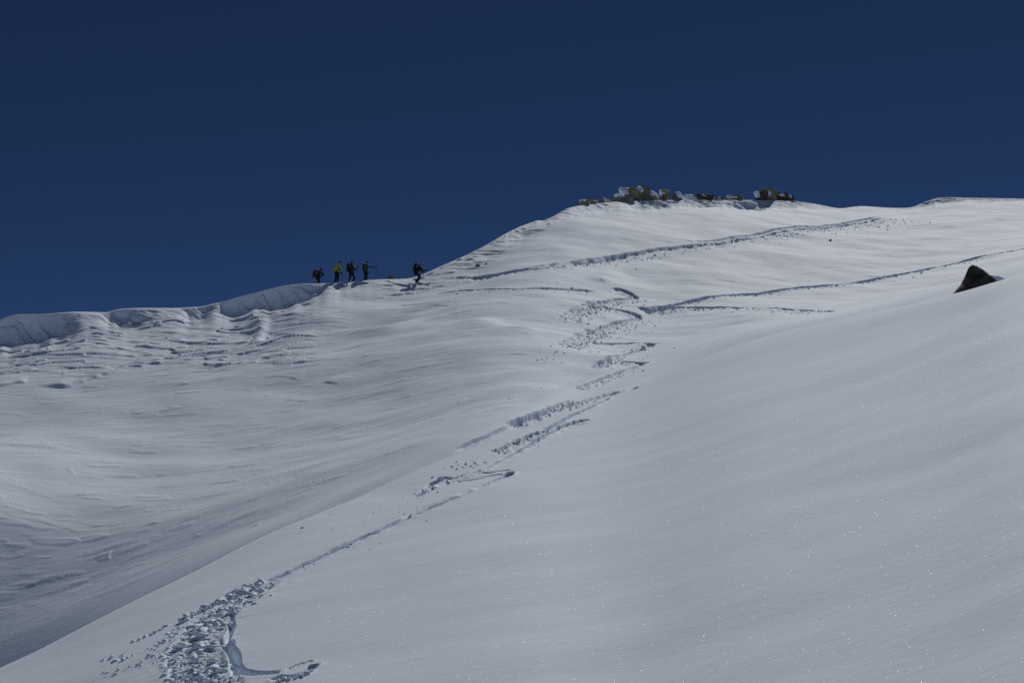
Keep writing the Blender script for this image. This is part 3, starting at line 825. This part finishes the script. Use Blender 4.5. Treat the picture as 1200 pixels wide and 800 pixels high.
def person(P, mats, label, hat, pos, group=None):
    """P: joints in metres, x forward (to the photo's right), z up; l = far side, r = near side"""
    g_ = {k: Vector(v) for k, v in P.items()}
    b = Skel()
    pel = b.add(g_['pelvis'], .12); mid = b.add(lerp(g_['pelvis'], g_['chest'], .5), .115, pel)
    ch_ = b.add(g_['chest'], .13, mid); nk = b.add(g_['neck'], .06, ch_)
    hc = g_['head']; hd = (hc - g_['neck']).normalized(); fw = g_['face'].normalized()
    jaw = b.add(lerp(g_['neck'], hc, .55) + fw * .02, .07, nk); hm = b.add(hc, .098, jaw); b.add(hc + hd * .06 - fw * .01, .085, hm)
    nose = b.add(hc + fw * .10 - hd * .01, .016, hm)
    for s_, sd_ in (('l', 1), ('r', -1)):
        sh = b.add(g_['sh_' + s_], .062, ch_); el = b.add(g_['el_' + s_], .045, sh); wr = b.add(g_['wr_' + s_], .031, el)
        hand_into(b, g_['wr_' + s_], g_['wr_' + s_] - g_['el_' + s_], wr, sd_)
        hp = b.add(g_['hip_' + s_], .095, pel); kn_ = b.add(g_['kn_' + s_], .062, hp); cf = b.add(lerp(g_['kn_' + s_], g_['an_' + s_], .4), .055, kn_)
        an = b.add(g_['an_' + s_], .042, cf)
        b.add(g_['an_' + s_] + g_['toe_' + s_] * .16 + Vector((0, 0, -.05)), .036, an)
    me = b.mesh("person")
    me.materials.append(MC['skin'])
    root = bpy.data.objects.new("person", me); COL.objects.link(root); root.location = pos
    tag(root, label, "person", group)
    def child(name, me_, mat):
        me_.materials.append(mat); o = bpy.data.objects.new(name, me_); COL.objects.link(o); o.parent = root; return o
    j = Skel()
    a0 = j.add(lerp(g_['pelvis'], g_['chest'], -.06), (.17, .15)); a1 = j.add(lerp(g_['pelvis'], g_['chest'], .5), (.165, .145), a0)
    a2 = j.add(g_['chest'], (.18, .16), a1); a3 = j.add(lerp(g_['chest'], g_['neck'], .75), .085, a2)
    for s_ in 'lr':
        sh = j.add(g_['sh_' + s_], .088, a2); el = j.add(g_['el_' + s_], .068, sh); j.add(lerp(g_['el_' + s_], g_['wr_' + s_], .92), .05, el)
    child("jacket", j.mesh("jacket"), MC[mats['jacket']])
    tr = Skel()
    t0 = tr.add(g_['pelvis'], .155)
    for s_ in 'lr':
        hp = tr.add(g_['hip_' + s_], .125, t0); kk = tr.add(g_['kn_' + s_], .092, hp); tr.add(lerp(g_['kn_' + s_], g_['an_' + s_], .9), .085, kk)
    child("trousers", tr.mesh("trousers"), MC[mats['trousers']])
    for s_ in 'lr':
        bt = Skel(); an = g_['an_' + s_]; to = g_['toe_' + s_]
        q0 = bt.add(an + Vector((0, 0, .10)), .075); q1 = bt.add(an + Vector((0, 0, -.04)), .068, q0); bt.add(an - to * .07 + Vector((0, 0, -.05)), .05, q1)
        q2 = bt.add(an + to * .12 + Vector((0, 0, -.055)), .055, q1); bt.add(an + to * .21 + Vector((0, 0, -.06)), .045, q2)
        child("boot", bt.mesh("boot", 1), M_BOOT)
        gl = Skel(); wr = g_['wr_' + s_]; dd = (wr - g_['el_' + s_]).normalized()
        w0 = gl.add(wr - dd * .05, .048); w1 = gl.add(wr + dd * .02, .046, w0)
        d = dd; up = Vector((0, 0, 1)); lat = d.cross(up)
        lat = lat.normalized() if lat.length > .1 else Vector((0, 1, 0)); up = lat.cross(d)
        pm = gl.add(wr + d * .065, .042, w1)
        for i, ln in enumerate((.075, .085, .08, .062)):
            o_ = lat * ((i - 1.5) * .024)
            f0 = gl.add(wr + d * .10 + o_, .0145, pm); f1 = gl.add(wr + d * (.10 + ln * .5) + o_ - up * .012, .0135, f0); gl.add(wr + d * (.10 + ln * .6) + o_ - up * .05, .0125, f1)
        sd_ = 1 if s_ == 'l' else -1
        th = gl.add(wr + d * .05 - lat * .05 * sd_, .016, pm); gl.add(wr + d * .09 - lat * .058 * sd_ - up * .03, .014, th)
        child("glove", gl.mesh("glove", 1), MC['black'])
    # head-wear hugging the skull above the brow
    bm = bmesh.new(); bmesh.ops.create_uvsphere(bm, u_segments=24, v_segments=14, radius=1)
    rot = Vector((0, 0, 1)).rotation_difference(hd).to_matrix()
    bmesh.ops.delete(bm, geom=[v for v in bm.verts if v.co.z < -.25], context='VERTS')
    for v in bm.verts: v.co = hc + hd * .035 + rot @ Vector((v.co.x * .125, v.co.y * .112, v.co.z * .115)) - fw * .012
    bmesh.ops.solidify(bm, geom=bm.faces[:], thickness=.012)
    bm_obj(hat[0], bm, MC[hat[1]], root)
    # eyes and ears on the head
    for sd_ in (-1, 1):
        lat = fw.cross(hd).normalized() * sd_
        bm = bmesh.new(); bmesh.ops.create_uvsphere(bm, u_segments=10, v_segments=6, radius=.013)
        bmesh.ops.translate(bm, vec=hc + fw * .088 + lat * .034 + hd * .01, verts=bm.verts)
        bm_obj("eye", bm, MC['black'], root)
    return root

def put(name, bm, mat, label, cat, pos, group=None, smooth=True):
    o = bm_obj(name, bm, mat, smooth=smooth); o.location = pos; tag(o, label, cat, group); return o

def tube(bm, a, b, r, seg=8, r2=None):
    a, b = Vector(a), Vector(b); d = b - a
    m = Matrix.Translation((a + b) / 2) @ d.to_track_quat('Z', 'Y').to_matrix().to_4x4()
    bmesh.ops.create_cone(bm, cap_ends=True, segments=seg, radius1=r, radius2=r if r2 is None else r2, depth=d.length, matrix=m)

def backpack(base, top, thick, mat, label, pos, wid=.30):
    """rounded pack lying along the back from base to top (at the back panel), standing off by thick"""
    base, top = Vector(base), Vector(top); ax = (top - base); ln = ax.length; ax.normalize()
    out = Vector((-ax.z, 0, ax.x))                       # backwards (photo left)
    bm = bmesh.new(); bmesh.ops.create_cube(bm, size=1)
    bmesh.ops.subdivide_edges(bm, edges=bm.edges[:], cuts=5, use_grid_fill=True)
    for v in bm.verts:
        c = v.co * 2; sph = c.normalized() * max(abs(c.x), abs(c.y), abs(c.z)); c = c.lerp(sph, .5)
        v.co = (base + top) / 2 + out * (thick / 2) + ax * (c.z * ln / 2) + out * (c.x * thick / 2 * (1.08 - .18 * c.z)) + Vector((0, 1, 0)) * (c.y * wid / 2)
        v.co += Vector((1, 1, 1)) * .012 * mnoise.noise(v.co * 9)
    o = put("backpack", bm, mat, label, "backpack", pos, "backpacks worn on the ridge")
    bm = bmesh.new(); bmesh.ops.create_uvsphere(bm, u_segments=14, v_segments=8, radius=1)
    for v in bm.verts: v.co = top + out * thick * .5 + ax * (.02 + v.co.z * .06) + out * (v.co.x * thick * .46) + Vector((0, v.co.y * wid * .44, 0))
    bm_obj("top_lid", bm, mat, o)
    for sd_ in (-1, 1):
        bm = bmesh.new(); pts = [top - ax * .04 + Vector((0, sd_ * .10, 0)), top - out * .14 + ax * .05 + Vector((0, sd_ * .12, 0)), top - out * .27 - ax * .10 + Vector((0, sd_ * .12, 0)), lerp(base, top, .35) - out * .27 + Vector((0, sd_ * .13, 0)), lerp(base, top, .2) + Vector((0, sd_ * .16, 0))]
        for p, q in zip(pts, pts[1:]): tube(bm, p, q, .022, 8)
        bm_obj("shoulder_strap", bm, MC['black'], o)
    return o

def pole(a, b, label, pos):
    a, b = Vector(a), Vector(b)
    bm = bmesh.new(); tube(bm, a, b, .012, 8, .009)
    o = put("ski_pole", bm, M_POLE, label, "ski pole", pos, "ski poles held on the ridge")
    d = (b - a).normalized()
    bm = bmesh.new(); tube(bm, a - d * .03, a + d * .12, .02, 8); bm_obj("grip", bm, MC['black'], o)
    bm = bmesh.new(); tube(bm, b - d * .07, b - d * .055, .05, 12, .02); bm_obj("basket", bm, M_POLE, o)
    return o

def ski(mid, dirv, length, label, pos):
    d = Vector(dirv).normalized(); lat = d.cross(Vector((0, 0, 1))).normalized(); up = lat.cross(d)
    bm = bmesh.new(); prev = None
    for i in range(25):
        q = i / 24; l = (q - .5) * length
        w_ = .045 + .018 * (abs(q - .5) * 2) ** 2
        if q > .93: w_ *= math.sqrt(max(0.02, 1 - ((q - .93) / .07) ** 2))
        rise = .16 * max(0, (q - .88) / .12) ** 1.8 + .03 * max(0, (.06 - q) / .06) ** 2
        c = Vector(mid) + d * l + up * rise
        ring = [bm.verts.new(c + lat * w_ + up * .008), bm.verts.new(c - lat * w_ + up * .008), bm.verts.new(c - lat * w_ - up * .008), bm.verts.new(c + lat * w_ - up * .008)]
        if prev:
            for k in range(4): bm.faces.new((prev[k], prev[(k + 1) % 4], ring[(k + 1) % 4], ring[k]))
        else: bm.faces.new(ring)
        prev = ring
    bm.faces.new(prev[::-1])
    o = put("ski", bm, M_SKI, label, "ski", pos, "skis under the lone skier")
    bm = bmesh.new(); bmesh.ops.create_cube(bm, size=1, matrix=Matrix.Translation(Vector(mid) + up * .03) @ Matrix.Diagonal((.28, .07, .04, 1)))
    bmesh.ops.bevel(bm, geom=bm.edges[:], offset=.01, segments=2, affect='EDGES')
    bm_obj("binding", bm, M_BOOT, o)
    return o

def anchor(px, py, back):
    u, s = ray(px, py)
    y = float(np.interp(u, U, f5_y)) + back
    return Vector((u * y, y, s * y + EYE)), F / (y * 1.025)

def joints(px, py, k, d):
    """{name: (photo px, photo py, metres towards the far side)} -> joint positions about the anchor"""
    return {n: ((v[0] - px) / k, v[2] if len(v) > 2 else 0.0, (py - v[1]) / k) for n, v in d.items()}

GP = "ski tourers standing on the ridge"
def both(d):
    for k_ in ('sh', 'el', 'wr', 'hip', 'kn', 'an'):
        off = dict(sh=.17, el=.22, wr=.18, hip=.09, kn=.11, an=.11)[k_]
        for s_, sg in (('l', 1), ('r', -1)):
            v = d[k_ + '_' + s_]; d[k_ + '_' + s_] = (v[0], v[1], sg * off)
    return d
def feet(J, face=(1, 0, -.1), yaw=.12):
    J['face'] = face; J['toe_l'] = (1, yaw, 0); J['toe_r'] = (1, -yaw, 0); return J

# 1: bent over a pole
pos, k = anchor(372.5, 332, .9)
z1 = lambda x, y: (360 + x / 14.29, 296 + y / 14.29)
J = feet(joints(372.5, 332, k, both(dict(pelvis=z1(175,405), chest=z1(188,325), neck=z1(205,300), head=z1(222,287), sh_l=z1(200,315), sh_r=z1(195,322), el_l=z1(262,335), el_r=z1(258,345),
    wr_l=z1(240,385), wr_r=z1(225,395), hip_l=z1(178,412), hip_r=z1(176,412), kn_l=z1(200,475), kn_r=z1(188,478), an_l=z1(185,545), an_r=z1(172,548)))), (.75, 0, -.6))
person(J, dict(jacket='black', trousers='black'), "person in black bending forward over a ski pole, hindmost on the ridge", ("cap", 'black'), pos, GP)
q1 = joints(372.5, 332, k, dict(a=z1(132,425), b=z1(160,305), pa=z1(290,378), pb=z1(276,540)))
backpack(q1['a'], q1['b'], .26, MC['brown'], "brownish bulky backpack on the person bending forward", pos)
pole(Vector(q1['pa']) + Vector((0, -.2, 0)), Vector(q1['pb']) + Vector((0, -.2, 0)), "ski pole planted in front of the bending person", pos)
# 2: yellow jacket
pos, k = anchor(393.6, 331.6, .45)
J = feet(joints(393.6, 331.6, k, both(dict(pelvis=z1(497,335), chest=z1(507,235), neck=z1(520,192), head=z1(534,165), sh_l=z1(520,215), sh_r=z1(490,212), el_l=z1(560,265), el_r=z1(468,270),
    wr_l=z1(562,315), wr_r=z1(470,318), hip_l=z1(505,345), hip_r=z1(490,345), kn_l=z1(515,418), kn_r=z1(482,420), an_l=z1(500,495), an_r=z1(466,498)))), (.9, -.2, -.25))
person(J, dict(jacket='yellow', trousers='black'), "person in a bright yellow jacket standing upright with black trousers", ("cap", 'black'), pos, GP)
q1 = joints(393.6, 331.6, k, dict(a=z1(470,330), b=z1(485,215), pa=z1(566,322), pb=z1(585,470)))
backpack(q1['a'], q1['b'], .13, MC['yellow'], "slim yellowish backpack behind the yellow jacket", pos, .28)
pole(Vector(q1['pa']) + Vector((.02, .16, 0)), Vector(q1['pb']) + Vector((0, .3, 0)), "short ski pole in the hand of the yellow jacketed person", pos)
# 3: walking, forearm raised
pos, k = anchor(412.3, 330.2, .4)
J = feet(joints(412.3, 330.2, k, both(dict(pelvis=z1(735,330), chest=z1(738,235), neck=z1(742,197), head=z1(748,172), sh_l=z1(745,220), sh_r=z1(735,218), el_l=z1(786,285), el_r=z1(742,300),
    wr_l=z1(826,250), wr_r=z1(775,300), hip_l=z1(745,340), hip_r=z1(728,340), kn_l=z1(790,400), kn_r=z1(722,412), an_l=z1(765,480), an_r=z1(704,482)))), (1, -.1, 0))
person(J, dict(jacket='black', trousers='black'), "person in dark clothes stepping forward with one forearm raised", ("cap", 'black'), pos, GP)
q1 = joints(412.3, 330.2, k, dict(a=z1(708,325), b=z1(712,190), pa=z1(838,205), pb=z1(822,262)))
backpack(q1['a'], q1['b'], .26, MC['black'], "square black backpack on the stepping person with raised forearm", pos)
pole(Vector(q1['pa']) + Vector((0, .2, 0)), Vector(q1['pa']) + Vector((-.02, .2, -1.15)), "thin ski pole under the raised hand of the stepping person", pos)
# 4: green jacket, arm held out
pos, k = anchor(428.5, 328.6, .5)
J = feet(joints(428.5, 328.6, k, both(dict(pelvis=z1(985,315), chest=z1(990,230), neck=z1(998,192), head=z1(1004,168), sh_l=z1(1018,214), sh_r=z1(985,214), el_l=z1(1075,238), el_r=z1(975,275),
    wr_l=z1(1132,244), wr_r=z1(982,310), hip_l=z1(993,325), hip_r=z1(978,325), kn_l=z1(992,400), kn_r=z1(972,402), an_l=z1(982,475), an_r=z1(962,478)))), (1, -.15, 0))
person(J, dict(jacket='green', trousers='navy'), "person in a green jacket holding one arm straight out with a pole", ("cap", 'black'), pos, GP)
q1 = joints(428.5, 328.6, k, dict(a=z1(955,300), b=z1(960,200), pa=z1(1150,235), pb=z1(1165,400), pk=z1(966,282)))
backpack(q1['a'], q1['b'], .16, MC['dpine'], "flat dark green backpack on the person holding an arm out", pos, .28)
pole(Vector(q1['pa']) + Vector((0, .18, 0)), Vector(q1['pb']) + Vector((0, .18, 0)), "ski pole dangling from the outstretched arm of the green jacket", pos)
# 5: skier with bent knees on the near side of the crest
xs, ys = hit(488, 331)
u5, s5 = xs / ys, 0
zs = ground(xs, ys); k = F / (ys * 1.025)
pos = Vector((xs, ys, zs + .12))
pxf, pyf = 488.0, 331.2
z5 = lambda x, y: (450 + x / 17.14, 296 + y / 17.14)
J = feet(joints(pxf, pyf, k, both(dict(pelvis=z5(645,385), chest=z5(690,285), neck=z5(735,245), head=z5(775,222), sh_l=z5(725,270), sh_r=z5(700,262), el_l=z5(765,345), el_r=z5(735,365),
    wr_l=z5(825,322), wr_r=z5(770,375), hip_l=z5(655,395), hip_r=z5(640,395), kn_l=z5(730,458), kn_r=z5(712,470), an_l=z5(660,572), an_r=z5(642,580)))), (.85, 0, -.45), .02)
person(J, dict(jacket='black', trousers='black'), "lone skier in black with a red helmet crouching on bent knees", ("helmet", 'red'), pos)
q1 = joints(pxf, pyf, k, dict(a=z5(622,362), b=z5(668,225), pa=z5(845,312), pb=z5(700,560), pc=z5(778,372), pd=z5(720,600)))
backpack(q1['a'], q1['b'], .24, MC['dpine'], "rounded black backpack on the lone crouching skier", pos)
pole(Vector(q1['pa']) + Vector((0, .18, 0)), Vector(q1['pb']) + Vector((-.1, .3, 0)), "far side ski pole swept back by the lone skier", pos)
pole(Vector(q1['pc']) + Vector((0, -.18, 0)), Vector(q1['pd']) + Vector((-.2, -.3, 0)), "near side ski pole swept back by the lone skier", pos)
for sd_, lb in ((.11, "far ski under the lone skier on the crest"), (-.11, "near ski under the lone skier on the crest")):
    yk = ys + sd_ 
    xa, xb = xs - .5, xs + 1.1
    za, zb = ground(xa, yk - .02), ground(xb, yk - .02)
    zm = max(.5 * (za + zb), ground(xs + .3, yk)) + .07
    d = Vector((1.6, -.05, zb - za))
    ski((xs + .30, yk, zm), d, 1.72, lb, (0, 0, 0))

# ------------------------------------------------------------------ light
SUN_EL, SUN_AZ = math.radians(45), math.radians(22)     # azimuth to the right of the view direction (+Y)
sd = Vector((math.sin(SUN_AZ) * math.cos(SUN_EL), math.cos(SUN_AZ) * math.cos(SUN_EL), math.sin(SUN_EL)))
sun_d = bpy.data.lights.new("sun", 'SUN'); sun_d.energy = 3.2; sun_d.angle = math.radians(.53); sun_d.color = (1, .975, .94)
sun = bpy.data.objects.new("sun", sun_d); COL.objects.link(sun)
sun.rotation_euler = (-sd).to_track_quat('-Z', 'Y').to_euler()
sun.location = sd * 300
w = bpy.data.worlds.new("World"); sc.world = w; w.use_nodes = True
nt = w.node_tree; bg = nt.nodes['Background']
sky = nt.nodes.new('ShaderNodeTexSky'); sky.sky_type = 'NISHITA'; sky.sun_disc = False
sky.sun_elevation = SUN_EL; sky.sun_rotation = SUN_AZ
sky.altitude = 3200; sky.air_density = .312; sky.dust_density = 0.0; sky.ozone_density = 10.0
nt.links.new(sky.outputs[0], bg.inputs[0]); bg.inputs[1].default_value = .05

vs = sc.view_settings
vs.view_transform = 'Standard'; vs.look = 'None'; vs.gamma = 1; vs.use_curve_mapping = False
vs.exposure = -0.55
sc.cycles.use_denoising = False
sc.cycles.max_bounces = 6
sc.cycles.use_adaptive_sampling = False
